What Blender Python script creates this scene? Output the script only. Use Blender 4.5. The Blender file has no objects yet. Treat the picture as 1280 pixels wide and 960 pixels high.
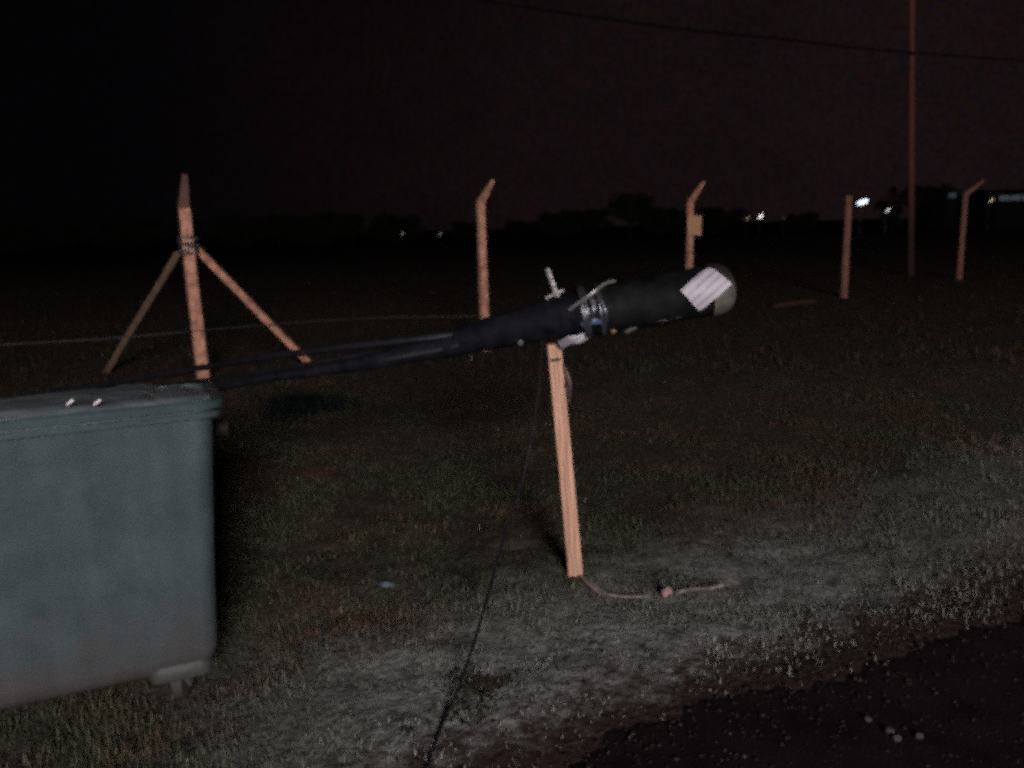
import bpy, math, random
import numpy as np
from mathutils import Vector, Matrix

random.seed(7)
rng = np.random.default_rng(11)
S = bpy.context.scene
C = S.collection

# ------------------------------------------------------------------ camera
FPX = 1000.0                       # focal length in pixels of a 1280 px wide frame
PITCH = math.atan(195 / FPX)
ROLL = math.radians(1.6)
EYE = np.array([0.0, 0.0, 1.6])
FW = np.array([0, math.cos(PITCH), -math.sin(PITCH)])
_r = np.array([1.0, 0, 0]); _u = np.array([0, math.sin(PITCH), math.cos(PITCH)])
RT = math.cos(ROLL) * _r - math.sin(ROLL) * _u
UP = math.cos(ROLL) * _u + math.sin(ROLL) * _r
cd = bpy.data.cameras.new('camera'); cam = bpy.data.objects.new('camera', cd); C.objects.link(cam)
cd.sensor_width = 36; cd.lens = 36 * FPX / 1280; cd.clip_end = 3000; cd.clip_start = 0.05
cam.matrix_world = Matrix([[RT[i], UP[i], -FW[i], EYE[i]] for i in range(3)] + [[0, 0, 0, 1]])
S.camera = cam
cd.dof.use_dof = True; cd.dof.focus_distance = 2.6; cd.dof.aperture_fstop = 2.6

# ------------------------------------------------------------------ render look
S.view_settings.view_transform = 'Standard'; S.view_settings.look = 'None'
S.view_settings.exposure = 0; S.view_settings.gamma = 1
S.render.engine = 'CYCLES'
S.cycles.pixel_filter_type = 'BLACKMAN_HARRIS'; S.cycles.filter_width = 3.7
S.cycles.max_bounces = 4
S.cycles.use_denoising = False          # keep the natural grain of a night picture
S.cycles.use_adaptive_sampling = True; S.cycles.adaptive_threshold = 0.5; S.cycles.adaptive_min_samples = 7

# ------------------------------------------------------------------ night sky: cloud lit from below by a town to the right
W = bpy.data.worlds.new('World'); S.world = W; W.use_nodes = True
nt = W.node_tree; nt.nodes.clear()
def N(t, kind, **kw):
    n = t.nodes.new(kind)
    for k, v in kw.items(): setattr(n, k, v)
    return n
def lk(t, a, b): t.links.new(a, b)
tc = N(nt, 'ShaderNodeTexCoord')
dot = N(nt, 'ShaderNodeVectorMath', operation='DOT_PRODUCT'); dot.inputs[1].default_value = (0.60, 0.79, 0.05)
lk(nt, tc.outputs['Generated'], dot.inputs[0])
mr = N(nt, 'ShaderNodeMapRange'); mr.inputs['From Min'].default_value = 0.42; mr.inputs['From Max'].default_value = 1.0
mr.interpolation_type = 'SMOOTHSTEP'; lk(nt, dot.outputs['Value'], mr.inputs['Value'])
no = N(nt, 'ShaderNodeTexNoise'); no.inputs['Scale'].default_value = 3.2; no.inputs['Detail'].default_value = 12; no.inputs['Roughness'].default_value = 0.82
lk(nt, tc.outputs['Generated'], no.inputs['Vector'])
nm = N(nt, 'ShaderNodeMapRange'); nm.inputs['From Min'].default_value = 0.3; nm.inputs['From Max'].default_value = 0.7
nm.inputs['To Min'].default_value = 0.55; nm.inputs['To Max'].default_value = 1.45; lk(nt, no.outputs['Fac'], nm.inputs['Value'])
ml = N(nt, 'ShaderNodeMath', operation='MULTIPLY'); lk(nt, mr.outputs[0], ml.inputs[0]); lk(nt, nm.outputs[0], ml.inputs[1])
mx = N(nt, 'ShaderNodeMix', data_type='RGBA'); mx.inputs['A'].default_value = (0.0011, 0.0009, 0.0013, 1); mx.inputs['B'].default_value = (0.0078, 0.0043, 0.0048, 1)
mx.clamp_factor = False
lk(nt, ml.outputs[0], mx.inputs['Factor'])
# fine coloured noise over the glow, imitating sensor grain
fn = N(nt, 'ShaderNodeTexNoise'); fn.inputs['Scale'].default_value = 260; fn.inputs['Detail'].default_value = 3; fn.inputs['Roughness'].default_value = .8
lk(nt, tc.outputs['Generated'], fn.inputs['Vector'])
fm = N(nt, 'ShaderNodeVectorMath', operation='MULTIPLY_ADD'); fm.inputs[1].default_value = (3.6, 3.6, 3.6); fm.inputs[2].default_value = (-.8, -.8, -.8); lk(nt, fn.outputs['Color'], fm.inputs[0])
fx = N(nt, 'ShaderNodeVectorMath', operation='MULTIPLY'); lk(nt, mx.outputs['Result'], fx.inputs[0]); lk(nt, fm.outputs[0], fx.inputs[1])
fz = N(nt, 'ShaderNodeVectorMath', operation='MAXIMUM'); lk(nt, fx.outputs[0], fz.inputs[0]); fz.inputs[1].default_value = (.0002, .0002, .0002)
bg = N(nt, 'ShaderNodeBackground'); bg.inputs['Strength'].default_value = 1.0; lk(nt, fz.outputs[0], bg.inputs['Color'])
wo = N(nt, 'ShaderNodeOutputWorld'); lk(nt, bg.outputs[0], wo.inputs['Surface'])

# ------------------------------------------------------------------ the street lamp behind the photographer
ld = bpy.data.lights.new('street_light', 'POINT'); lo = bpy.data.objects.new('street_light', ld); C.objects.link(lo)
lo.location = (3.4, -14.0, 6.2); ld.energy = 12500; ld.color = (1.0, 0.95, 0.94); ld.shadow_soft_size = 2.0

# ------------------------------------------------------------------ helpers
def ray(px, py): return FW + RT * (px - 640) / FPX - UP * (py - 480) / FPX
def at(px, py, Y):
    d = ray(px, py); return EYE + d * (Y / d[1])
def gr(px, py, z=0.0):
    d = ray(px, py); return EYE + d * ((z - EYE[2]) / d[2])

def tag(o, label=None, cat=None, group=None, kind=None):
    if label: o['label'] = label
    if cat: o['category'] = cat
    if group: o['group'] = group
    if kind: o['kind'] = kind
    return o
def empty(name, loc, label, cat, group=None):
    o = bpy.data.objects.new(name, None); C.objects.link(o); o.location = tuple(loc); o.empty_display_size = .1
    return tag(o, label, cat, group)

class MB:
    def __init__(s): s.v = []; s.f = []
    def add(s, v, f):
        k = len(s.v); s.v += [tuple(map(float, p)) for p in v]; s.f += [tuple(i + k for i in q) for q in f]; return s
    def build(s, name, m, parent=None, smooth=True, sharp=35):
        me = bpy.data.meshes.new(name)
        org = np.array(parent.matrix_basis.translation) if parent is not None else np.zeros(3)
        if parent is not None and parent.parent is not None: org = org + np.array(parent.parent.matrix_basis.translation)
        if parent is None: org = np.array(s.v).mean(0); org[2] = min(p[2] for p in s.v)
        me.from_pydata([tuple(np.array(p) - org) for p in s.v], [], s.f); me.update()
        o = bpy.data.objects.new(name, me); C.objects.link(o)
        if parent is not None: o.parent = parent
        else: o.location = tuple(org)
        me.materials.append(m)
        if smooth:
            me.polygons.foreach_set('use_smooth', [True] * len(me.polygons))
            try: me.set_sharp_from_angle(angle=math.radians(sharp))
            except Exception: pass
        return o
def nz(v): v = np.array(v, float); return v / (np.linalg.norm(v) + 1e-12)
def tube(mb, pts, rad, n=10, ref=(0, 1, 0), sec=None, cap=True):
    """loft of a section along a path; rad = one or many (or pairs a,b)"""
    pts = [np.array(p, float) for p in pts]; m = len(pts)
    if not hasattr(rad, '__len__'): rad = [rad] * m
    if sec is None: sec = [(math.cos(2 * math.pi * i / n), math.sin(2 * math.pi * i / n)) for i in range(n)]
    n = len(sec); v = []; f = []
    for i, p in enumerate(pts):
        t = nz(pts[min(i + 1, m - 1)] - pts[max(i - 1, 0)])
        b = np.array(ref, float) - t * np.dot(ref, t)
        if np.linalg.norm(b) < 1e-4: b = np.array([1, 0, 0]) - t * t[0]
        b = nz(b); a = np.cross(b, t)
        r = rad[i]; ra, rb = (r, r) if not hasattr(r, '__len__') else r
        for c, s_ in sec: v.append(p + a * c * ra + b * s_ * rb)
    for i in range(m - 1):
        for j in range(n):
            k = (j + 1) % n
            f.append((i * n + j, i * n + k, (i + 1) * n + k, (i + 1) * n + j))
    if cap: f.append(tuple(range(n))[::-1]); f.append(tuple((m - 1) * n + j for j in range(n)))
    mb.add(v, f); return mb
CH = [(1, .72), (.72, 1), (-.72, 1), (-1, .72), (-1, -.72), (-.72, -1), (.72, -1), (1, -.72)]   # square with chamfered edges
SQ = [(1, .9), (.9, 1), (-.9, 1), (-1, .9), (-1, -.9), (-.9, -1), (.9, -1), (1, -.9)]
def curve(pts, k=6):
    """Catmull-Rom through points"""
    P = [np.array(p, float) for p in pts]; P = [2 * P[0] - P[1]] + P + [2 * P[-1] - P[-2]]
    out = []
    for i in range(1, len(P) - 2):
        for j in range(k):
            t = j / k
            out.append(.5 * ((2 * P[i]) + (-P[i - 1] + P[i + 1]) * t + (2 * P[i - 1] - 5 * P[i] + 4 * P[i + 1] - P[i + 2]) * t * t + (-P[i - 1] + 3 * P[i] - 3 * P[i + 1] + P[i + 2]) * t ** 3))
    out.append(P[-2]); return out
def jit(a=1.0): return np.array([random.uniform(-a, a) for _ in range(3)])

# value noise in numpy
_tab = rng.random((256, 256))
def vnoise(x, y):
    xi = np.floor(x).astype(int); yi = np.floor(y).astype(int); fx = x - xi; fy = y - yi
    fx = fx * fx * (3 - 2 * fx); fy = fy * fy * (3 - 2 * fy)
    g = lambda a, b: _tab[a % 256, b % 256]
    return (g(xi, yi) * (1 - fx) + g(xi + 1, yi) * fx) * (1 - fy) + (g(xi, yi + 1) * (1 - fx) + g(xi + 1, yi + 1) * fx) * fy
def fbm(x, y, o=4):
    s = 0; a = .5; t = 0
    for i in range(o): s = s + a * vnoise(x * 2 ** i + 17 * i, y * 2 ** i + 31 * i); t += a; a *= .55
    return s / t

# road edge: a line on the ground, distance positive on the grass side
RN = np.array([-0.446, 0.895]); RD = np.array([0.895, 0.446]); R0 = np.array([0.12, 2.2])
def edge_d(x, y): return (x - R0[0]) * RN[0] + (y - R0[1]) * RN[1]
def edge_w(x, y):           # ragged edge
    s = (x - R0[0]) * RD[0] + (y - R0[1]) * RD[1]
    return (fbm(s * 1.7 + 9, s * 0 + 3, 4) - .5) * .42 - .07
def height(x, y):
    d = edge_d(x, y) - edge_w(x, y)
    k = np.clip(d / .35, 0, 1)
    far = np.exp(-(x * x + y * y) / 900.)
    return ((fbm(x * .9 + 40, y * .9 + 40, 3) - .5) * .10 + (fbm(x * 5, y * 5, 3) - .5) * .045) * k * far - .022 * (1 - np.clip((d + .2) / .12, 0, 1)) + .02 * (fbm(x * 11, y * 11, 2) - .5) * k * far

# ------------------------------------------------------------------ materials
def mat(name, col, rough=.8, bump=0, bscale=40, var=.25, vscale=6, col2=None, metal=0, spec=.4, stretch=None, coord='Object', detail=6, bdist=.01):
    m = bpy.data.materials.new(name); m.use_nodes = True; t = m.node_tree; b = t.nodes['Principled BSDF']
    b.inputs['Roughness'].default_value = rough; b.inputs['Metallic'].default_value = metal; b.inputs['Specular IOR Level'].default_value = spec
    c = N(t, 'ShaderNodeTexCoord'); mp = N(t, 'ShaderNodeMapping'); lk(t, c.outputs[coord], mp.inputs[0])
    if stretch: mp.inputs['Scale'].default_value = stretch
    n1 = N(t, 'ShaderNodeTexNoise'); n1.inputs['Scale'].default_value = vscale; n1.inputs['Detail'].default_value = detail; n1.inputs['Roughness'].default_value = .65
    lk(t, mp.outputs[0], n1.inputs['Vector'])
    rp = N(t, 'ShaderNodeValToRGB'); rp.color_ramp.elements[0].position = .32; rp.color_ramp.elements[1].position = .68
    a = col2 if col2 else tuple(x * (1 - var) for x in col); z = col if col2 else tuple(min(1, x * (1 + var)) for x in col)
    rp.color_ramp.elements[0].color = (*a, 1); rp.color_ramp.elements[1].color = (*z, 1)
    lk(t, n1.outputs['Fac'], rp.inputs[0]); lk(t, rp.outputs[0], b.inputs['Base Color'])
    if bump:
        n2 = N(t, 'ShaderNodeTexNoise'); n2.inputs['Scale'].default_value = bscale; n2.inputs['Detail'].default_value = 5
        lk(t, mp.outputs[0], n2.inputs['Vector'])
        bp = N(t, 'ShaderNodeBump'); bp.inputs['Strength'].default_value = bump; bp.inputs['Distance'].default_value = bdist
        lk(t, n2.outputs['Fac'], bp.inputs['Height']); lk(t, bp.outputs[0], b.inputs['Normal'])
    return m
def emis(name, col, s):
    m = bpy.data.materials.new(name); m.use_nodes = True; b = m.node_tree.nodes['Principled BSDF']
    b.inputs['Base Color'].default_value = (.3, .3, .3, 1); b.inputs['Emission Color'].default_value = (*col, 1); b.inputs['Emission Strength'].default_value = s
    return m
M = {}
M['concrete'] = mat('orange_weathered_concrete', (.74, .36, .245), .9, .5, 30, col2=(.30, .135, .10), vscale=12, detail=10)
M['concrete'].node_tree.nodes['Color Ramp'].color_ramp.elements[0].position = .37; M['concrete'].node_tree.nodes['Color Ramp'].color_ramp.elements[1].position = .63
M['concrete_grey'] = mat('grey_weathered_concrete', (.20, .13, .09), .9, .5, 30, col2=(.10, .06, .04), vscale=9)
M['concrete_dim'] = mat('dim_lit_reddish_concrete', (.40, .18, .125), .9, .5, 30, col2=(.20, .09, .07), vscale=7)  # weaker light on the far posts put into a darker reddish colour
M['concrete_shade'] = mat('shaded_arm_concrete', (.20, .095, .08), .9, .5, 30, col2=(.11, .05, .045), vscale=9)  # beam cutoff at the corner post's tip painted as a darker colour
M['batten'] = mat('raw_timber', (.70, .40, .285), .75, .35, 26, col2=(.36, .195, .135), vscale=9, stretch=(9, 9, .35))
M['black'] = mat('black_rubber', (.012, .0115, .016), .65, .4, 60, col2=(.003, .003, .005), vscale=14, spec=.06)
M['body'] = mat('dusty_black_plastic', (.013, .0125, .013), .65, .5, 22, col2=(.002, .002, .003), vscale=8, spec=.06)
M['cap'] = mat('grey_plastic_lit_low', (.17, .155, .135), .45, .4, 30, col2=(.05, .046, .038), vscale=12, spec=.5)
M['cable'] = mat('black_cable_sheath', (.012, .0115, .016), .5, .2, 60, col2=(.005, .005, .007), vscale=14, spec=.3)
M['steel'] = mat('dull_galvanised_steel', (.20, .18, .18), .38, .3, 50, col2=(.10, .09, .09), vscale=20, metal=.35)
M['steel_dark'] = mat('dark_steel', (.075, .075, .085), .35, .3, 50, col2=(.035, .035, .045), vscale=20, metal=.5)
M['plate'] = mat('blue_grey_steel', (.17, .19, .23), .4, .3, 50, col2=(.26, .21, .21), vscale=16, metal=.3)
M['blue'] = mat('blue_plastic_strap', (.05, .07, .16), .4, .2, 50, vscale=20)
M['brass'] = mat('tarnished_brass', (.30, .19, .10), .4, .3, 50, vscale=25, metal=.4)
# domed cap painted as if lit from below: pale lower half, dark top
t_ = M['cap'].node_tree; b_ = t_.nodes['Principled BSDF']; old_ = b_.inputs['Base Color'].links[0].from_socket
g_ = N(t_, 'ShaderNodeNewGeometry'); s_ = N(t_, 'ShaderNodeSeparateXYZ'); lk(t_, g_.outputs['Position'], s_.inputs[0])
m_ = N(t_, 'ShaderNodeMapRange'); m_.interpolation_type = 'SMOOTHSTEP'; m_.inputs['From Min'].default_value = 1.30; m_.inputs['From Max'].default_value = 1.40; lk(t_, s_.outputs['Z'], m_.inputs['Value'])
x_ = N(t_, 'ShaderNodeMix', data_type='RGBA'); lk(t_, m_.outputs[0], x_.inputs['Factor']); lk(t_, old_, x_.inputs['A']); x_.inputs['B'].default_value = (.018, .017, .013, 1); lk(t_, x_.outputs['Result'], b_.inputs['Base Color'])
M['paper'] = None
M['bin'] = None
M['wheel'] = mat('castor_rubber', (.035, .03, .03), .7, .3, 40)
M['tape'] = mat('pale_plastic_tape', (.34, .26, .27), .5, .3, 60, col2=(.07, .055, .055), vscale=22)
M['redtape'] = mat('faded_red_tape', (.09, .035, .035), .5, .3, 60, col2=(.04, .02, .02), vscale=30)
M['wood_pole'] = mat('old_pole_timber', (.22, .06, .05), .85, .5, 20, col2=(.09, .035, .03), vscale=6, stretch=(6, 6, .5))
t_ = M['wood_pole'].node_tree; b_ = t_.nodes['Principled BSDF']; old_ = b_.inputs['Base Color'].links[0].from_socket   # darker towards the base
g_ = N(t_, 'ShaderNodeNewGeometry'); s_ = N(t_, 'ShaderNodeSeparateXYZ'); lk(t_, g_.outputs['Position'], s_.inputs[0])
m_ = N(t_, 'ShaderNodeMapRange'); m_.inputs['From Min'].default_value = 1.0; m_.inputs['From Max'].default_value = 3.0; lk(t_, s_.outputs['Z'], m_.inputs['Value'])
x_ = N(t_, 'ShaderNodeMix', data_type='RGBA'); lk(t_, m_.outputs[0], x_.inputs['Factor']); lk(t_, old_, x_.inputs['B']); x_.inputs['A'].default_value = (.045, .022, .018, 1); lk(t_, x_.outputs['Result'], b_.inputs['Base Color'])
M['bark'] = mat('tree_bark', (.09, .06, .045), .9, .6, 20)
M['leaf'] = mat('dark_foliage', (.05, .065, .035), .7, 0, 20, var=.5, vscale=1.2)
M['edgestone'] = mat('dull_pebble', (.055, .036, .040), .8, .5, 40, col2=(.035, .024, .026), vscale=8)
M['stone'] = mat('pale_gravel', (.30, .25, .24), .6, .5, 40, col2=(.14, .11, .10), vscale=8)
M['sign'] = mat('ochre_sign_paint', (.46, .23, .11), .6, .2, 30, var=.2, vscale=14)
M['wall'] = mat('dark_shed_wall', (.035, .037, .04), .8, .3, 10)
M['roof'] = mat('dark_metal_roof', (.04, .043, .05), .6, .2, 10)

# dumpster paint: blue green, with brown dirt splashed on the lower edge
def bin_mat():
    m = mat('blue_green_dumpster_plastic', (.056, .078, .087), .6, .7, 240, col2=(.029, .047, .053), vscale=6, detail=14, bdist=.004)
    t = m.node_tree; b = t.nodes['Principled BSDF']; old = b.inputs['Base Color'].links[0].from_socket
    g = N(t, 'ShaderNodeNewGeometry'); sp = N(t, 'ShaderNodeSeparateXYZ'); lk(t, g.outputs['Position'], sp.inputs[0])
    n = N(t, 'ShaderNodeTexNoise'); n.inputs['Scale'].default_value = 7; n.inputs['Detail'].default_value = 8; lk(t, g.outputs['Position'], n.inputs['Vector'])
    ma = N(t, 'ShaderNodeMath', operation='MULTIPLY_ADD'); ma.inputs[1].default_value = -.55; lk(t, n.outputs['Fac'], ma.inputs[0]); lk(t, sp.outputs['Z'], ma.inputs[2])
    r = N(t, 'ShaderNodeMapRange'); r.inputs['From Min'].default_value = -.12; r.inputs['From Max'].default_value = .16; r.inputs['To Min'].default_value = .85; r.inputs['To Max'].default_value = 0
    lk(t, ma.outputs[0], r.inputs['Value'])
    mi = N(t, 'ShaderNodeMix', data_type='RGBA'); lk(t, r.outputs[0], mi.inputs['Factor']); lk(t, old, mi.inputs['A']); mi.inputs['B'].default_value = (.068, .056, .056, 1)
    # streaks running down
    mp = N(t, 'ShaderNodeMapping'); mp.inputs['Scale'].default_value = (14, 14, .8); lk(t, g.outputs['Position'], mp.inputs[0])
    ns = N(t, 'ShaderNodeTexNoise'); ns.inputs['Scale'].default_value = 1; ns.inputs['Detail'].default_value = 5; lk(t, mp.outputs[0], ns.inputs['Vector'])
    r2 = N(t, 'ShaderNodeMapRange'); r2.inputs['From Min'].default_value = .35; r2.inputs['From Max'].default_value = .7; r2.inputs['To Min'].default_value = .88; r2.inputs['To Max'].default_value = 1.1
    lk(t, ns.outputs['Fac'], r2.inputs['Value'])
    mm = N(t, 'ShaderNodeVectorMath', operation='SCALE'); lk(t, mi.outputs['Result'], mm.inputs[0]); lk(t, r2.outputs[0], mm.inputs['Scale'])
    lk(t, mm.outputs[0], b.inputs['Base Color']); return m
M['bin'] = bin_mat()
M['rim'] = mat('green_rim_plastic', (.055, .080, .086), .42, .2, 60, col2=(.034, .055, .058), vscale=6)
M['lid'] = mat('pale_scuffed_lid_plastic', (.24, .27, .29), .4, .6, 7, col2=(.09, .11, .12), vscale=5, bdist=.03)
M['housing'] = mat('scuffed_corner_moulding', (.050, .047, .046), .6, .3, 40, col2=(.038, .039, .040), vscale=9)

def ground_mat():
    m = bpy.data.materials.new('grassy_earth'); m.use_nodes = True; t = m.node_tree; b = t.nodes['Principled BSDF']; b.inputs['Roughness'].default_value = .85
    b.inputs['Specular IOR Level'].default_value = .25
    g = N(t, 'ShaderNodeNewGeometry')
    d = N(t, 'ShaderNodeVectorMath', operation='DOT_PRODUCT'); d.inputs[1].default_value = (RN[0], RN[1], 0); lk(t, g.outputs['Position'], d.inputs[0])
    n = N(t, 'ShaderNodeTexNoise'); n.inputs['Scale'].default_value = 1.3; n.inputs['Detail'].default_value = 8; n.inputs['Roughness'].default_value = .7; lk(t, g.outputs['Position'], n.inputs['Vector'])
    ma = N(t, 'ShaderNodeMath', operation='MULTIPLY_ADD'); ma.inputs[1].default_value = 1.6; lk(t, n.outputs['Fac'], ma.inputs[0]); lk(t, d.outputs['Value'], ma.inputs[2])
    c0 = float(R0 @ RN) + .8
    r = N(t, 'ShaderNodeMapRange'); r.interpolation_type = 'SMOOTHSTEP'; r.inputs['From Min'].default_value = c0 + .35; r.inputs['From Max'].default_value = c0 + 1.7; lk(t, ma.outputs[0], r.inputs['Value'])
    n2 = N(t, 'ShaderNodeTexNoise'); n2.inputs['Scale'].default_value = 9; n2.inputs['Detail'].default_value = 9; n2.inputs['Roughness'].default_value = .75; lk(t, g.outputs['Position'], n2.inputs['Vector'])
    rp = N(t, 'ShaderNodeValToRGB'); e = rp.color_ramp.elements; e[0].position = .35; e[0].color = (.065, .060, .055, 1); e[1].position = .64; e[1].color = (.25, .26, .25, 1); lk(t, n2.outputs['Fac'], rp.inputs[0])
    rq = N(t, 'ShaderNodeValToRGB'); e = rq.color_ramp.elements; e[0].position = .35; e[0].color = (.020, .014, .010, 1); e[1].position = .66; e[1].color = (.060, .050, .032, 1); lk(t, n2.outputs['Fac'], rq.inputs[0])
    al = N(t, 'ShaderNodeVectorMath', operation='DOT_PRODUCT'); al.inputs[1].default_value = (RD[0], RD[1], 0); lk(t, g.outputs['Position'], al.inputs[0])
    ra_ = N(t, 'ShaderNodeMapRange'); a0 = float(R0 @ RD); ra_.inputs['From Min'].default_value = a0 - 1.15; ra_.inputs['From Max'].default_value = a0 - .25; ra_.inputs['To Min'].default_value = .9; ra_.inputs['To Max'].default_value = 0; lk(t, al.outputs['Value'], ra_.inputs['Value'])
    mxx = N(t, 'ShaderNodeMath', operation='MAXIMUM'); lk(t, r.outputs[0], mxx.inputs[0]); 
    rb_ = N(t, 'ShaderNodeMapRange'); rb_.inputs['From Min'].default_value = a0 + 1.1; rb_.inputs['From Max'].default_value = a0 + 2.5; rb_.inputs['To Max'].default_value = .65; lk(t, al.outputs['Value'], rb_.inputs['Value'])
    mm_ = N(t, 'ShaderNodeMath', operation='MAXIMUM'); lk(t, ra_.outputs[0], mm_.inputs[0]); lk(t, rb_.outputs[0], mm_.inputs[1]); lk(t, mm_.outputs[0], mxx.inputs[1])
    mi = N(t, 'ShaderNodeMix', data_type='RGBA'); lk(t, mxx.outputs[0], mi.inputs['Factor']); lk(t, rp.outputs[0], mi.inputs['A']); lk(t, rq.outputs[0], mi.inputs['B'])
    # dark reddish soil washed over the strip next to the asphalt
    dn = N(t, 'ShaderNodeMath', operation='MULTIPLY_ADD'); dn.inputs[1].default_value = .9; lk(t, n2.outputs['Fac'], dn.inputs[0]); lk(t, d.outputs['Value'], dn.inputs[2])
    rs_ = N(t, 'ShaderNodeMapRange'); rs_.interpolation_type = 'SMOOTHSTEP'; c1 = float(R0 @ RN) + .45; rs_.inputs['From Min'].default_value = c1 + .04; rs_.inputs['From Max'].default_value = c1 + .42; lk(t, dn.outputs[0], rs_.inputs['Value'])
    m2 = N(t, 'ShaderNodeMix', data_type='RGBA'); lk(t, rs_.outputs[0], m2.inputs['Factor']); m2.inputs['A'].default_value = (.030, .0145, .013, 1); lk(t, mi.outputs['Result'], m2.inputs['B']); mi = m2
    lk(t, mi.outputs['Result'], b.inputs['Base Color'])
    n3 = N(t, 'ShaderNodeTexNoise'); n3.inputs['Scale'].default_value = 30; n3.inputs['Detail'].default_value = 8; lk(t, g.outputs['Position'], n3.inputs['Vector'])
    bp = N(t, 'ShaderNodeBump'); bp.inputs['Strength'].default_value = .8; bp.inputs['Distance'].default_value = .02; lk(t, n3.outputs['Fac'], bp.inputs['Height']); lk(t, bp.outputs[0], b.inputs['Normal'])
    return m
M['ground'] = ground_mat()
def road_mat():
    m = mat('dark_worn_asphalt', (.017, .0075, .0095), .85, 0, 40, col2=(.004, .002, .0035), vscale=5, detail=14, coord='Object', spec=.12)
    t = m.node_tree; b = t.nodes['Principled BSDF']
    g = N(t, 'ShaderNodeNewGeometry'); v = N(t, 'ShaderNodeTexVoronoi'); v.inputs['Scale'].default_value = 95; lk(t, g.outputs['Position'], v.inputs['Vector'])
    bp = N(t, 'ShaderNodeBump'); bp.inputs['Strength'].default_value = .5; bp.inputs['Distance'].default_value = .005; bp.invert = True
    lk(t, v.outputs['Distance'], bp.inputs['Height']); lk(t, bp.outputs[0], b.inputs['Normal']); return m
M['road'] = road_mat()
def blade_mat():
    m = bpy.data.materials.new('grass_blades'); m.use_nodes = True; t = m.node_tree; b = t.nodes['Principled BSDF']
    a = N(t, 'ShaderNodeAttribute'); a.attribute_name = 'tint'; lk(t, a.outputs['Color'], b.inputs['Base Color'])
    b.inputs['Roughness'].default_value = .6; b.inputs['Specular IOR Level'].default_value = .15; return m
M['blade'] = blade_mat()
def paper_mat():
    m = bpy.data.materials.new('printed_paper_label'); m.use_nodes = True; t = m.node_tree; b = t.nodes['Principled BSDF']; b.inputs['Roughness'].default_value = .6
    uv = N(t, 'ShaderNodeTexCoord'); sp = N(t, 'ShaderNodeSeparateXYZ'); lk(t, uv.outputs['UV'], sp.inputs[0])
    # rows of print: bands across v, broken up along u
    mu = N(t, 'ShaderNodeMath', operation='MULTIPLY'); mu.inputs[1].default_value = 4.0; lk(t, sp.outputs['Y'], mu.inputs[0])
    fr = N(t, 'ShaderNodeMath', operation='FRACT'); lk(t, mu.outputs[0], fr.inputs[0])
    r1 = N(t, 'ShaderNodeMapRange'); r1.interpolation_type = 'SMOOTHSTEP'; r1.inputs['From Min'].default_value = .50; r1.inputs['From Max'].default_value = .72; lk(t, fr.outputs[0], r1.inputs['Value'])
    mp = N(t, 'ShaderNodeMapping'); mp.inputs['Scale'].default_value = (26, 5, 1); lk(t, uv.outputs['UV'], mp.inputs[0])
    n = N(t, 'ShaderNodeTexNoise'); n.inputs['Scale'].default_value = 1; n.inputs['Detail'].default_value = 2; lk(t, mp.outputs[0], n.inputs['Vector'])
    r2 = N(t, 'ShaderNodeMapRange'); r2.inputs['From Min'].default_value = .42; r2.inputs['From Max'].default_value = .6; r2.inputs['To Min'].default_value = .35; lk(t, n.outputs['Fac'], r2.inputs['Value'])
    mm = N(t, 'ShaderNodeMath', operation='MULTIPLY'); lk(t, r1.outputs[0], mm.inputs[0]); lk(t, r2.outputs[0], mm.inputs[1])
    mi = N(t, 'ShaderNodeMix', data_type='RGBA'); mi.inputs['A'].default_value = (.46, .41, .47, 1); mi.inputs['B'].default_value = (.25, .22, .26, 1); lk(t, mm.outputs[0], mi.inputs['Factor'])
    lk(t, mi.outputs['Result'], b.inputs['Base Color']); return m
M['paper'] = paper_mat()

# ------------------------------------------------------------------ ground, one sheet to the horizon
def axis(lo, hi, c, n, k=6.0):
    t = np.linspace(-1, 1, n); s = np.sinh(k * t) / np.sinh(k)
    return np.where(s < 0, c + s * (c - lo), c + s * (hi - c))
xs = axis(-900, 900, .3, 261, 7.5); ys = axis(-300, 1500, 4.0, 281, 7.5)
gx, gy = np.meshgrid(xs, ys); gz = height(gx, gy)
gv = np.stack([gx.ravel(), gy.ravel(), gz.ravel()], 1)
nx, ny = len(xs), len(ys); idx = np.arange(nx * ny).reshape(ny, nx)
gf = np.stack([idx[:-1, :-1].ravel(), idx[:-1, 1:].ravel(), idx[1:, 1:].ravel(), idx[1:, :-1].ravel()], 1)
def np_mesh(name, v, f, m, smooth=True, colors=None):
    me = bpy.data.meshes.new(name); k = f.shape[1]
    me.vertices.add(len(v)); me.vertices.foreach_set('co', v.astype(np.float32).ravel())
    me.loops.add(f.size); me.loops.foreach_set('vertex_index', f.astype(np.int32).ravel())
    me.polygons.add(len(f)); me.polygons.foreach_set('loop_start', np.arange(0, f.size, k, dtype=np.int32))
    if smooth: me.polygons.foreach_set('use_smooth', np.ones(len(f), bool))
    me.update(calc_edges=True); me.materials.append(m)
    if colors is not None:
        a = me.attributes.new('tint', 'FLOAT_COLOR', 'POINT'); c4 = np.ones((len(v), 4), np.float32); c4[:, :3] = colors
        a.data.foreach_set('color', c4.ravel())
    o = bpy.data.objects.new(name, me); C.objects.link(o); return o
tag(np_mesh('ground', gv, gf, M['ground']), kind='structure')

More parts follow.
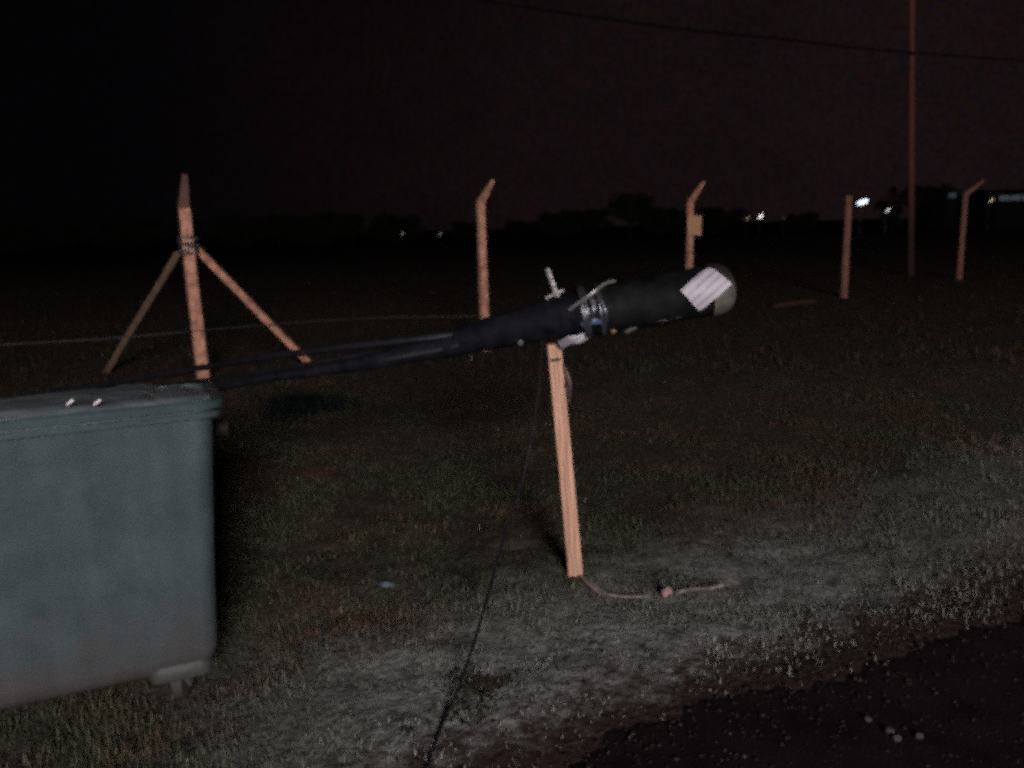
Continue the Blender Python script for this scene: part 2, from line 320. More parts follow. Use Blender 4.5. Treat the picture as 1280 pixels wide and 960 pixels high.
# road: strip with a ragged broken edge, 2 cm thick
ss = np.concatenate([np.linspace(-120, -6, 60), np.arange(-5.9, 14, .045), np.linspace(14.1, 160, 80)])
v = []; rows = []
for i, s in enumerate(ss):
    p = R0 + RD * s
    w = float(edge_w(np.array([p[0]]), np.array([p[1]]))[0]) + (random.uniform(-.03, .03) if -6 < s < 14 else 0)
    row = []
    for dd, zz in ((w + .02, -.012), (w, -.002), (w - .05, .003), (w - .4, .008), (-1.6, .012), (-3.4, .03), (-6.8, .0), (-6.85, -.03)):
        q = p + RN * dd; row.append(len(v)); v.append((q[0], q[1], zz))
    rows.append(row)
f = [(rows[i][j], rows[i + 1][j], rows[i + 1][j + 1], rows[i][j + 1]) for i in range(len(rows) - 1) for j in range(7)]
me = bpy.data.meshes.new('road'); me.from_pydata(v, [], [q[::-1] for q in f]); me.update(); me.materials.append(M['road'])
ro = bpy.data.objects.new('road', me); C.objects.link(ro); tag(ro, kind='structure')

# ------------------------------------------------------------------ grass (stuff)
def blades(n, y0, y1, pw, hmin, hmax, wid, name):
    u = rng.random(n); e = 1 - pw
    Y = (y0 ** (1 + e) + u * (y1 ** (1 + e) - y0 ** (1 + e))) ** (1 / (1 + e))
    X = (rng.random(n) * 2 - 1) * (Y * .74 + 1.3)
    cl = fbm(X * 2.2 + 5, Y * 2.2 + 8, 4); big = fbm(X * .55 + 70, Y * .55 + 20, 3)
    fine = vnoise(X * 14, Y * 14)
    d = edge_d(X, Y) - edge_w(X, Y)
    sa = (X - R0[0]) * RD[0] + (Y - R0[1]) * RD[1]
    vg = (1 - np.clip((d + (big - .5) * 1.6 - .55) / 1.0, 0, 1)) * np.clip((sa + 1.15) / .9, .08, 1) * (1 - .65 * np.clip((sa - 1.1) / 1.3, 0, 1))             # worn verge
    keep = (d > -.03) & (rng.random(n) < (.30 + 1.1 * (cl - .25)) * (1 - .55 * vg) * (.45 + .9 * fine) * np.clip(d / .18, .15, 1))
    X, Y, cl, big, vg, fine, d = (a[keep] for a in (X, Y, cl, big, vg, fine, d)); n = len(X)
    h = (hmin + (hmax - hmin) * rng.random(n) ** 1.5) * (.5 + 1.1 * cl) * (1 - .55 * vg)
    a = rng.random(n) * 2 * np.pi; l = h * (.25 + .9 * rng.random(n)); w = wid * (.6 + .8 * rng.random(n)) * (1 + .3 * Y / y0 * .2)
    dx, dy = np.cos(a), np.sin(a); Z = height(X, Y) - .004
    base = np.stack([X, Y, Z], 1); side = np.stack([-dy, dx, 0 * dx], 1) * w[:, None] * .5
    lean = np.stack([dx, dy, 0 * dx], 1)
    up = np.array([0, 0, 1.0])
    mid = base + lean * (l * .38)[:, None] + up * (h * .62)[:, None]
    tip = base + lean * (l * 1.0)[:, None] + up * (h * .95)[:, None]
    vv = np.empty((n, 5, 3)); vv[:, 0] = base - side; vv[:, 1] = base + side; vv[:, 2] = mid + side * .8; vv[:, 3] = mid - side * .8; vv[:, 4] = tip
    k = np.arange(n)[:, None] * 5
    tris = np.concatenate([k + [0, 1, 2], k + [0, 2, 3], k + [3, 2, 4]], 0)
    green = np.array([.054, .060, .034]); brown = np.array([.084, .046, .029]); dark = np.array([.026, .030, .022]); pale = np.array([.27, .285, .265])
    r = rng.random(n)[:, None]
    mixb = np.clip((fbm(X * 2.1 + 3, Y * 2.1 + 50, 4) - .47) * 6 + (Y - 4.5) * .12, 0, 1)[:, None]
    col = green * (1 - mixb) + brown * mixb
    dk = np.clip((.53 - cl) * 5, 0, 1)[:, None]; col = col * (1 - dk * .75) + dark * dk * .75
    pv = (vg * (.35 + .65 * fine))[:, None]; col = col * (1 - pv) + pale * pv
    col = col * (.55 + .9 * r)
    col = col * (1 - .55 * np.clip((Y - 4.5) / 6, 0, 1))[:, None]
    st = rng.random(n) < .003; col[st] = np.array([.26, .25, .22]) * (.5 + .6 * rng.random((st.sum(), 1)))
    cc = np.repeat(col, 5, axis=0)
    return vv.reshape(-1, 3), tris, cc
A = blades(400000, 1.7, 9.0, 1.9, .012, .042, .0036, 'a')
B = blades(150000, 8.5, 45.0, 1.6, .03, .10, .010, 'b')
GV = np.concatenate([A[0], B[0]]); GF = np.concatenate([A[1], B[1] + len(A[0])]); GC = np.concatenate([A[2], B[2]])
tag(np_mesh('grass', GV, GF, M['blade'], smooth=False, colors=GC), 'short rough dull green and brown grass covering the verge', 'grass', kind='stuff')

# gravel and pale specks along the verge (stuff)
def pebbles(n, gen, name, label, m, r0, r1):
    v = []; f = []
    oct_ = np.array([(1, 0, 0), (0, 1, 0), (-1, 0, 0), (0, -1, 0), (0, 0, 1), (0, 0, -1)], float)
    of = [(0, 1, 4), (1, 2, 4), (2, 3, 4), (3, 0, 4), (1, 0, 5), (2, 1, 5), (3, 2, 5), (0, 3, 5)]
    for i in range(n):
        x, y = gen(); r = random.uniform(r0, r1) * random.uniform(.5, 1.2)
        z = float(height(np.array([x]), np.array([y]))[0]) if edge_d(x, y) > 0 else .008
        q = oct_ * np.array([random.uniform(.6, 1.3), random.uniform(.6, 1.3), random.uniform(.35, .8)]) * r
        a = random.uniform(0, 6.3); ca, sa = math.cos(a), math.sin(a)
        q = np.stack([q[:, 0] * ca - q[:, 1] * sa, q[:, 0] * sa + q[:, 1] * ca, q[:, 2]], 1) + [x, y, z + r * .25]
        k = len(v); v += [tuple(p) for p in q]; f += [(a_ + k, b_ + k, c_ + k) for a_, b_, c_ in of]
    me = bpy.data.meshes.new(name); me.from_pydata(v, [], f); me.update(); me.materials.append(m)
    o = bpy.data.objects.new(name, me); C.objects.link(o); return tag(o, label, 'gravel', kind='stuff')
M['edge'] = mat('brown_edge_gravel', (.05, .032, .028), .6, .4, 40, col2=(.016, .010, .009), vscale=20)
def g1():
    s = random.uniform(-1.5, 4.5); d = random.gauss(.0, .16); p = R0 + RD * s + RN * d; return p[0], p[1]
pebbles(1600, g1, 'gravel', 'loose brown gravel strewn along the broken road edge', M['edge'], .003, .010)
def g2():
    s = random.uniform(-1.5, 6); d = -random.random() * 1.6; p = R0 + RD * s + RN * d; return p[0], p[1]
M['grit'] = mat('dark_road_grit', (.016, .009, .010), .8, .4, 40, col2=(.007, .004, .005), vscale=20)
pebbles(5000, g2, 'road_grit', 'dark grit scattered over the asphalt', M['grit'], .003, .009)

# ------------------------------------------------------------------ fence posts
def fence_post(base, hgt, arm, label, w=.050, m='concrete', armlen=.42, lean=(0, 0), am=None):
    t = empty('fence_post', base, label, 'fence post', 'concrete fence posts along the field')
    b = np.array(base); top = b + [lean[0], lean[1], hgt]
    mb = MB(); n = 9; pts = [b + (top - b) * i / n + jit(.003) - (np.array([0, 0, .08]) if i == 0 else 0) for i in range(n + 1)]
    tube(mb, pts, [w * (1.06 - .12 * i / n) for i in range(n + 1)], sec=CH, ref=(.5, -.8, 0)); mb.build('shaft', M[m], t)
    if arm is not None:
        mb = MB(); a = nz(arm) * armlen; q = [top - nz(a) * .015, top + a * .35, top + a * .7, top + a]
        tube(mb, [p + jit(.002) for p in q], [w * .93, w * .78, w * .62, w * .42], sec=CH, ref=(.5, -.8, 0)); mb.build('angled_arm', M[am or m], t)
    return t
b2 = gr(607, 437); b3 = gr(861, 395); b4 = gr(1055, 372); b5 = gr(1199, 350)
b1 = gr(255, 482)
# corner post with two raking braces
corner = fence_post(b1, 1.90, (.10, -.13, .34), 'thick pale post at the fence corner propped by two slanting braces', w=.060, armlen=.36, lean=(-.02, 0), am='concrete_shade')
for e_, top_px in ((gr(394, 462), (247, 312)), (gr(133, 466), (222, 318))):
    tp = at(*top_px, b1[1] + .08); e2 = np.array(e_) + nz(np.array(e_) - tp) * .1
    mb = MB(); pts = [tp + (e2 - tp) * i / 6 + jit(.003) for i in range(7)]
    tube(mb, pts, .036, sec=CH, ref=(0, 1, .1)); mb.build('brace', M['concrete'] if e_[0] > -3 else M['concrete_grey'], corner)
mb = MB(); jc = b1 + np.array([-.01, 0, 1.50]); pts = []
for i in range(70):
    a = i / 70 * 2 * math.pi * 7; r = .095 + .012 * math.sin(i * 1.7); pts.append(jc + [r * math.cos(a), r * math.sin(a), -.10 + .22 * i / 70 + .012 * math.sin(i * .9)])
tube(mb, pts, .009, n=5, ref=(0, 0, 1)); o = mb.build('wire_binding', M['steel'], corner); o['label'] = 'grey wire wound round the joint of the braces'
fence_post(b2, 1.93, (.22, -.20, .34), 'pale post with bent tip standing behind the tapering black cable sleeve', armlen=.36)
fence_post(b3, 1.94, (.20, -.18, .36), 'bent-tipped post behind the splice closure with a square ochre sign', armlen=.42)
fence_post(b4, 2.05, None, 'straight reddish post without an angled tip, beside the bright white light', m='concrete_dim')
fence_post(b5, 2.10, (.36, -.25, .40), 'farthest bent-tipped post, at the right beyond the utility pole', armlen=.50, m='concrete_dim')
# sign on third post
sp0 = at(868, 282, b3[1] - .10); mb = MB()
tube(mb, [sp0 + [0, 0, -.165], sp0 + [0, 0, .165]], [(.12, .004)] * 2, sec=SQ, ref=(0, 1, 0))
sg = mb.build('sign', M['sign']); tag(sg, 'small square ochre plate fixed high on the bent-tipped post', 'sign')

# low strand of wire running in front of the corner post
mb = MB(); pts = curve([at(-260, 445, 7.0), at(0, 431, 7.4), at(120, 424, 7.7), at(230, 415, 8.0), at(370, 403, 9.3), at(480, 397, 10.4), b2 + [0, -.08, .46]], 5)
tube(mb, pts, .0055, n=6); M['old_wire'] = mat('old_dull_wire', (.05, .045, .05), .8, .2, 40)
tag(mb.build('fence_wire', M['old_wire']), 'thin pale strand of wire strung low across the fence corner', 'wire')

# weathered rail lying in the grass
mb = MB(); a = gr(968, 386); b = gr(1018, 380); tube(mb, [a + [0, 0, .05], (a + b) / 2 + [0, 0, .06], b + [0, 0, .05]], .035, sec=CH)
M['rail'] = mat('dull_orange_rail', (.06, .027, .013), .9, .3, 20)
tag(mb.build('fallen_rail', M['rail']), 'dull orange rail lying in the grass before the far fence', 'rail')

# ------------------------------------------------------------------ the utility pole and overhead cable
pb = gr(1139, 345); ph = 9.6
t = empty('utility_pole', pb, 'tall reddish wooden utility pole rising out of frame at right', 'pole')
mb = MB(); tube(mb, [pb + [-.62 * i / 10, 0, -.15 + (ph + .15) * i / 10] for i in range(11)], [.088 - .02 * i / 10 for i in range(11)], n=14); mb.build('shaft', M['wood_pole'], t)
ctop = pb + np.array([.30, -.12, 6.3])
z_at = at(1145, 66, pb[1] - .14)
mb = MB(); tube(mb, [z_at + [0, .10, -.02], z_at + [0, -.02, -.02]], .03, n=8, ref=(0, 0, 1)); mb.build('cable_bracket', M['steel_dark'], t)
M['overhead'] = mat('overhead_cable_sheath', (.010, .007, .008), .9, .2, 60, spec=.05)
mb = MB(); pts = curve([at(380, -45, 7.2), at(600, -2, 9.0), at(750, 22, 11.2), at(870, 38, 13.6), at(980, 49, 16.4), at(1070, 60, 19.2), z_at, at(1280, 76, 30), at(1400, 84, 36)], 8)
tube(mb, pts, [.022] * len(pts), n=8); tag(mb.build('overhead_cable', M['overhead']), 'thick dark cable sagging across the night sky to the utility pole', 'cable')

# ------------------------------------------------------------------ fallen splice closure on its cables
YC = 3.45
def cp(px, py, dy=0): return at(px, py, YC + dy)
px2m = YC / FPX * 1.0
t = empty('splice_closure', cp(720, 400), 'long black cable splice closure propped on a timber batten, white label near its end', 'cable closure')
# sleeve: heat shrunk, tapering towards the cables
prof = [(345, 470, 5.5), (395, 464, 7), (440, 456, 9), (478, 449, 11), (505, 443, 12), (535, 437, 13.5), (560, 431, 16), (590, 423, 18.5), (620, 415, 21), (650, 408.5, 23), (680, 402, 25), (705, 396, 27.5), (728, 392, 28.5)]
cpts = curve([cp(a, b) for a, b, r in prof], 4); rr = np.interp(np.linspace(0, 1, len(cpts)), np.linspace(0, 1, len(prof)), [p[2] for p in prof]) * px2m
rr = [r * (1 + .035 * math.sin(i * 1.9) + random.uniform(-.02, .02)) for i, r in enumerate(rr)]
mb = MB(); tube(mb, cpts, rr, n=22); mb.build('tapered_sleeve', M['black'], t)
# body: ribbed cylinder
AX0 = cp(722, 393); AX1 = cp(893, 362); ax = nz(AX1 - AX0); L = np.linalg.norm(AX1 - AX0); RB = 31.5 * px2m
mb = MB(); st = []; ra = []
for i in range(41):
    s = i / 40; st.append(AX0 + ax * L * s); r = RB * (.93 + .07 * min(1, s * 5))
    r += .0012 * math.sin(i * 1.3)
    ra.append(r)
tube(mb, st, ra, n=32); mb.build('body', M['body'], t)
# domed end
mb = MB(); st = []; ra = []
for i in range(10):
    a = i / 9 * math.pi / 2 * .97; st.append(AX1 + ax * (-.004 + .085 * math.sin(a))); ra.append((RB + .004) * (math.cos(a) ** .62 if i else 1))
st = [AX1 - ax * .03] + st; ra = [RB + .005] + ra
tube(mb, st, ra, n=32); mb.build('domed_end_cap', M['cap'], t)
# clamp bands
for s, w_, e_ in ((.045, .018, .010), (.16, .012, .006)):
    mb = MB(); q = AX0 + ax * (L * s)
    tube(mb, [q - ax * w_, q - ax * w_ * .8, q + ax * w_ * .8, q + ax * w_], [RB * .95, RB + e_, RB + e_, RB * .95], n=32); mb.build('clamp_band', M['steel_dark'], t)
# label wrapped on the near side of the body
vd = nz(EYE - AX1); nrm = nz(vd - ax * np.dot(vd, ax)); bb = nz(np.cross(nrm, ax)); bb = bb if bb[2] > 0 else -bb
lc = np.dot(cp(875, 360.5) - AX0, ax); off = np.dot(cp(875, 360.5) - (AX0 + ax * lc), bb)
v = []; f = []; uvs = []; n_ = 10; Lw, Lh = 50 * px2m, 37 * px2m; an = math.radians(33); ca, sa = math.cos(an), math.sin(an)
for j in range(n_ + 1):
    for i in range(n_ + 1):
        a = (i / n_ - .5) * Lw; b = (j / n_ - .5) * Lh
        s = a * ca - b * sa * 1.0; c = a * sa + b * ca
        th = (c + off) / (RB + .008); rad_ = RB + .008 + .0012 * math.sin(i * 1.3 + j)
        v.append(AX0 + ax * (lc + s) + (nrm * math.cos(th) + bb * math.sin(th)) * rad_); uvs.append((i / n_, j / n_))
k = len(v); v += [p - nz(p - (AX0 + ax * np.dot(p - AX0, ax))) * .0015 for p in v[:k]]
W1 = n_ + 1
for j in range(n_):
    for i in range(n_):
        q = (j * W1 + i, j * W1 + i + 1, (j + 1) * W1 + i + 1, (j + 1) * W1 + i); f.append(q); f.append(tuple(x + k for x in q[::-1]))
mb = MB(); mb.add(v, f); o = mb.build('paper_label', M['paper'], t); o['label'] = 'white rectangular paper label set askew, with rows of faint print'
uvl = o.data.uv_layers.new(name='UVMap'); uv2 = uvs + uvs
for lp in o.data.loops: uvl.data[lp.index].uv = uv2[lp.vertex_index]
# fittings
def strap(name, pts, w, th, m, k=1, ref=(0, 1, 0)):
    mb = MB(); q = curve(pts, k) if k > 1 else pts
    tube(mb, q, [(w / 2, th / 2)] * len(q), sec=SQ, ref=ref); return mb.build(name, m, t)
f0 = -RB * .75
strap('upright_lug', [cp(697, 371, -.02), cp(692, 358, -.02), cp(684, 336, -.02)], .020, .006, M['steel'])
strap('lug_foot', [cp(682, 373, -.03), cp(694, 367, -.03), cp(705, 362, -.03)], .014, .012, M['steel'])
strap('bent_strap', [cp(708, 391, f0), cp(720, 381, f0 - .01), cp(731, 374, f0 - .02), cp(745, 363, f0 - .02), cp(757, 354, f0 + .01), cp(769, 351, f0 + .05)], .014, .005, M['steel'], 3)
strap('cross_strap', [cp(738, 371, f0 - .03), cp(742, 382, f0 - .045), cp(741, 392, f0 - .05), cp(736, 402, f0 - .03)], .020, .006, M['steel_dark'], 3)
strap('side_strap', [cp(752, 376, f0 - .03), cp(757, 390, f0 - .045), cp(758, 402, f0 - .03)], .013, .006, M['steel_dark'], 3)
strap('blue_tie', [cp(727, 406, f0 - .015), cp(740, 402, f0 - .03), cp(752, 402, f0 - .02), cp(762, 402, f0)], .022, .008, M['blue'], 3)
strap('hanger_plate', [cp(700, 432, -.06), cp(712, 425, -.07), cp(724, 424, -.07), cp(734, 418, -.06)], .036, .007, M['plate'], 3)
def knob(name, px, py, r, m, d, dy=0):
    mb = MB(); c = cp(px, py, dy); d = nz(d); l = r * 1.5
    tube(mb, [c - d * l, c - d * l * .8, c + d * l * .1, c + d * l * .2, c + d * l * .8, c + d * l], [r * .6, r * .8, r * .8, r, r, r * .75], n=10, ref=(0, 0, 1)); return mb.build(name, m, t)
knob('bolt', 765, 411, .014, M['brass'], (.3, -.5, -.6), -.05); knob('bolt', 758, 408, .010, M['brass'], (.2, -.6, -.5), -.06)
knob('wing_nut', 788, 410, .019, M['steel'], (.75, -.3, .65), -.04)
knob('bolt', 650, 426, .014, M['steel'], (.1, -.8, -.4), -.04)
strap('underside_reflex', [cp(802, 396, -.065), cp(825, 397, -.065), cp(852, 391.5, -.065)], .030, .012, M['cap'], 3)  # added pale strip imitating the reflex on the closure's underside

# cables running away to the left
CL = 'black cables running left from the splice closure'
def cable(pts, r, label, k=6):
    mb = MB(); q = curve(pts, k); tube(mb, [p + jit(.0012) for p in q], r, n=10); return tag(mb.build('cable', M['cable']), label, 'cable', CL)
cable([cp(585, 416, -.01), cp(520, 424, -.03), cp(420, 435, .05), cp(330, 447, .2), cp(250, 460, .5), cp(130, 480, .8), cp(0, 503, 1.1), cp(-200, 545, 1.3), gr(-420, 640)], .016, 'topmost black cable leaving the tapered sleeve and passing over the dumpster')
cable([cp(585, 420, .02), cp(520, 432, .03), cp(420, 449, .12), cp(330, 464, .3), cp(250, 476, .55), cp(130, 494, .85), cp(0, 520, 1.1), cp(-200, 560, 1.4), gr(-400, 660)], .011, 'thin middle black cable between the two thicker cables')
cable([cp(585, 428, -.04), cp(540, 438, -.03), cp(480, 449, -.02), cp(420, 457, .02), cp(345, 470, .1), cp(262, 485, .3), cp(130, 506, .75), cp(0, 528, 1.05), cp(-200, 580, 1.3), gr(-390, 680)], .021, 'thickest, lowest black cable sweeping down behind the dumpster')
# loose wire hanging down to the ground in front
mb = MB(); q = curve([cp(678, 425, -.05), cp(672, 500, -.06), cp(656, 590, -.12), at(632, 665, 3.12), at(604, 765, 2.80), at(577, 850, 2.50), gr(553, 905, .025), gr(530, 970, .02), gr(500, 1060, .02), gr(480, 1130, .02)], 7)
tube(mb, q, [.0025 + .0030 * min(1, i / 20) for i in range(len(q))], n=7); tag(mb.build('loose_wire', M['cable']), 'slim black wire hanging from the closure down into the near grass', 'wire')

# timber batten under the closure
bb0 = gr(720, 724); bt = at(692.5, 430, bb0[1])
t = empty('timber_batten', bb0, 'pale peach timber batten standing upright under the black closure', 'batten')
mb = MB(); n = 16; pts = [bb0 + (bt - bb0) * i / n + 0 - (np.array([0, 0, .03]) if i == 0 else 0) for i in range(n + 1)]
SEC = [(1, .8), (.86, 1), (.2, 1), (-.86, 1), (-1, .8), (-1, -.8), (-.86, -1), (-.42, -1), (-.36, -.86), (-.28, -1), (.18, -1), (.24, -.84), (.33, -1), (.86, -1), (1, -.8)]
tube(mb, pts, [(.034 - .003 * i / n, .022) for i in range(n + 1)], sec=SEC, ref=(0, 1, 0)); mb.build('timber', M['batten'], t, sharp=25)
mb = MB(); pts = []
for i in range(60):
    a = i / 60 * 2 * math.pi * 3; pts.append(at(694, 449, bb0[1]) + [.037 * math.cos(a), .026 * math.sin(a), .012 * (i / 60) + .008 * math.sin(a + .5)])
tube(mb, pts, .0022, n=5, ref=(0, 0, 1)); mb.build('wire_tie', M['cable'], t)
for k in range(3):
    mb = MB(); s_ = np.array([at(703, 455 + 4 * k, bb0[1] - .02)])[0]
    q = curve([s_, s_ + [.012 + .006 * k, -.01, -.02], s_ + [.018 + .008 * k, -.015, -.06], s_ + [.008 + .01 * k, -.01, -.10 - .02 * k]], 4)
    tube(mb, q, [(.004, .001)] * len(q), sec=SQ); mb.build('frayed_tape', M['redtape'], t)
# nail head glint low on the batten
mb = MB(); c = at(723.5, 673, bb0[1]); tube(mb, [c + [.002, -.01, -.004], c + [.016, -.014, .010]], .0035, n=8); mb.build('bent_nail', M['steel'], t)

# plastic tape trailing from the foot of the batten
mb = MB(); q = curve([gr(724, 718, .03), gr(737, 729, .035), gr(750, 739, .03), gr(765, 744, .03), gr(785, 746, .03), gr(812, 745, .03)], 5)
wv = np.interp(np.linspace(0, 1, len(q)), [0, .2, .4, .5, 1], [.006, .014, .015, .006, .004]); tube(mb, q, [(a, .0015) for a in wv], sec=SQ, ref=(0, -.6, 1))
tag(mb.build('plastic_tape', M['tape']), 'pale twisted plastic tape trailing right from the foot of the batten', 'tape')
mb = MB(); c = gr(833, 740, .03); pts = [c + [-.022 + .0075 * i, 0, .004 * math.sin(i * 2)] for i in range(7)]
tube(mb, pts, [.004, .014, .018, .015, .019, .013, .004], n=9)
mb.v = [tuple(np.array(p) + jit(.0045)) for p in mb.v]; M['pinkpaper'] = mat('pink_paper', (.36, .20, .20), .6, .3, 60)
tag(mb.build('crumpled_wrapper', M['pinkpaper'], smooth=False), 'small crumpled pinkish wrapper in the grass right of the batten', 'litter')
mb = MB(); q = curve([gr(845, 743, .035), gr(856, 738, .04), gr(872, 736, .03), gr(890, 735, .035), gr(902, 732, .04), gr(911, 727, .035)], 5)
tube(mb, q, [(.004 + .003 * abs(math.sin(i * .55)), .0012) for i in range(len(q))], sec=SQ, ref=(0, -.6, 1))
tag(mb.build('plastic_strip', M['tape']), 'thin pale plastic strip beyond the crumpled pinkish wrapper', 'litter')
def lump(name, px, py, w, h, m, label, cat):
    mb = MB(); c = gr(px, py, .02); pts = [c + [w * (i / 5 - .5), 0, 0] for i in range(6)]
    tube(mb, pts, [h * .3, h * .9, h, h * .8, h * .9, h * .2], n=8); mb.v = [tuple(np.array(p) + jit(h * .25)) for p in mb.v]
    return tag(mb.build(name, m, smooth=False), label, cat)
M['bluepl'] = mat('faded_blue_plastic', (.085, .10, .125), .5, .3, 60); M['clod'] = mat('dark_earth', (.012, .009, .008), .9, .5, 40)
lump('plastic_scrap', 484, 731, .07, .016, M['bluepl'], 'faded blue plastic scrap in the grass left of the loose wire', 'litter')
lump('earth_clod', 509, 914, .055, .012, M['clod'], 'small dark clod of earth near the end of the loose wire', 'clod')
for k, (px, py, r, w_) in enumerate(((1085, 899, .012, 'uppermost of the pale pebbles on the dark road'), (1112, 914, .016, 'larger pale pebble touching another on the dark road'), (1121, 923, .015, 'lowest pale pebble on the dark road'), (1149, 920, .013, 'rightmost pale pebble on the dark road'))):
    mb = MB(); c = gr(px, py, .012); tube(mb, [c + [-r, 0, 0], c + [-r * .6, 0, 0], c, c + [r * .6, 0, 0], c + [r, 0, 0]], [r * .2, r * .7, r * .8, r * .65, r * .2], n=8)
    mb.v = [tuple(np.array(p) + jit(r * .12)) for p in mb.v]
    tag(mb.build('pebble', M['edgestone']), w_, 'pebble', 'pale pebbles on the road')

# dark weed clumps
def weed(px, py, r, h, n, label, col):
    c = gr(px, py); v = []; f = []; cc = []
    for i in range(n):
        a = random.uniform(0, 6.28); d = r * .55 * abs(random.gauss(0, 1)) * (1 + .5 * math.sin(a * 3 + 1)); b = c + [d * math.cos(a), d * math.sin(a), 0]
        hh = h * random.uniform(.4, 1); a2 = random.uniform(0, 6.28); l = np.array([math.cos(a2), math.sin(a2), 0]) * hh * random.uniform(.3, 1.0); s_ = np.array([-math.sin(a2), math.cos(a2), 0]) * .004
        q = len(v); v += [b - s_, b + s_, b + l * .5 + s_ * 1.3 + [0, 0, hh * .7], b + l * .5 - s_ * 1.3 + [0, 0, hh * .7], b + l + [0, 0, hh * .85]]
        f += [(q, q + 1, q + 2), (q, q + 2, q + 3), (q + 3, q + 2, q + 4)]; cc += [np.array(col) * random.uniform(.5, 1.4)] * 5
    o = np_mesh('weed_tuft', np.array(v) - c, np.array(f), M['blade'], False, np.array(cc)); o.location = tuple(c); return tag(o, label, 'weed')
weed(603, 868, .16, .040, 1300, 'low dark brown weed tuft under the loose wire', (.034, .030, .020))
weed(718, 727, .07, .035, 260, 'thin ring of short grass around the foot of the batten', (.060, .056, .038))
weed(380, 516, .30, .22, 900, 'dark tuft of taller weeds beneath the black cables', (.008, .011, .012))

# ------------------------------------------------------------------ dumpster
O2 = np.array([-.955, 2.508]); U2 = nz([-.92, -.385]); V2 = nz([-.385, .92]); LB, DB = 1.36, .84
t = empty('dumpster', (*(O2 + U2 * LB / 2 + V2 * DB / 2), 0), 'large blue-green wheeled dumpster standing in the grass at left', 'dumpster')
def rrect(a0, a1, c0, c1, r, n=5):
    out = []
    for (cx, cy, s) in ((a1 - r, c0 + r, -90), (a1 - r, c1 - r, 0), (a0 + r, c1 - r, 90), (a0 + r, c0 + r, 180)):
        for i in range(n + 1):
            a = math.radians(s + 90 * i / n); out.append((cx + r * math.cos(a), cy + r * math.sin(a)))
    return out
SL = -.085
def loops(levels, name, m, cap0=False, cap1=False, sharp=35):
    v = []; f = []; n = None
    for (z, ins, r, sl) in levels:
        q = rrect(ins, LB - ins, ins * .7, DB - ins * .7, r); n = len(q)
        for a, b in q:
            w = O2 + U2 * a + V2 * b; v.append((w[0], w[1], z + SL * sl * b / DB))
    for i in range(len(levels) - 1):
        for j in range(n):
            k = (j + 1) % n; f.append((i * n + j, (i + 1) * n + j, (i + 1) * n + k, i * n + k))
    if cap0: f.append(tuple(range(n)))
    if cap1: f.append(tuple((len(levels) - 1) * n + j for j in range(n))[::-1])
    mb = MB(); mb.add(v, f); return mb.build(name, m, t, sharp=sharp)
loops([(.132, .170, .05, 0), (.137, .130, .05, 0), (.152, .098, .05, 0), (.178, .075, .05, 0), (.215, .063, .05, 0), (.45, .050, .055, .2), (.75, .028, .06, .6), (.96, .012, .06, .9), (1.05, .004, .06, 1), (1.05, .020, .06, 1), (.75, .06, .05, .6), (.22, .13, .04, 0)], 'tub', M['bin'], True, True)
loops([(1.030, -.002, .06, 1), (1.031, -.020, .07, 1), (1.049, -.022, .07, 1), (1.051, -.006, .06, 1), (1.058, -.006, .06, 1), (1.060, -.030, .08, 1), (1.083, -.034, .08, 1), (1.090, -.024, .08, 1), (1.088, .012, .07, 1), (1.04, .014, .07, 1)], 'rim', M['rim'])
# sagging lid
mb = MB(); v = []; f = []; na, nb = 60, 26
ga = np.linspace(.0, LB, na + 1)
for j in range(nb + 1):
    for i in range(na + 1):
        a = .01 + (LB - .02) * i / na; b = .022 + (DB + .045 - .03) * j / nb
        z = 1.104 + SL * b / DB - .028 * math.exp(-(a / .16) ** 2) * (b / DB) + (float(fbm(np.array([a * 3.2]), np.array([b * 3 + 2]), 3)[0]) - .5) * .022
        z -= .016 * max(0, 1 - j / 2.0)
        z -= .018 * max(0, 1 - abs(a - .17) / .05) * (1 if b > .1 else 0)
        z -= .007 * (1 if (i % 15) < 3 and 4 < j else 0)
        w = O2 + U2 * a + V2 * b; v.append((w[0], w[1], z))
for j in range(nb):
    for i in range(na):
        q = j * (na + 1) + i; f.append((q, q + na + 1, q + na + 2, q + 1))
k = len(v); v += [(x, y, z - .006) for x, y, z in v]; f += [tuple(x + k for x in q[::-1]) for q in list(f)]
for i in range(na): f.append((i, i + 1, i + 1 + k, i + k)); q = nb * (na + 1) + i; f.append((q + 1, q, q + k, q + 1 + k))
mb.add(v, f); o = mb.build('lid', M['lid'], t); o['label'] = 'pale scuffed sagging lid'
M['glint_pale'] = mat('painted_glint', (.80, .72, .70), .25, .2, 60, metal=.1)  # pale colour for two added pieces that imitate glints on the lid
for px in (88, 122):
    c = at(px, 503, 2.40); c = np.array(c); mb = MB()
    tube(mb, [c + [-.010, 0, -.007], c + [-.004, -.006, -.002], c + [.004, -.006, .003], c + [.010, 0, .008]], .0045, n=8); mb.build('lid_glint', M['glint_pale'], t)
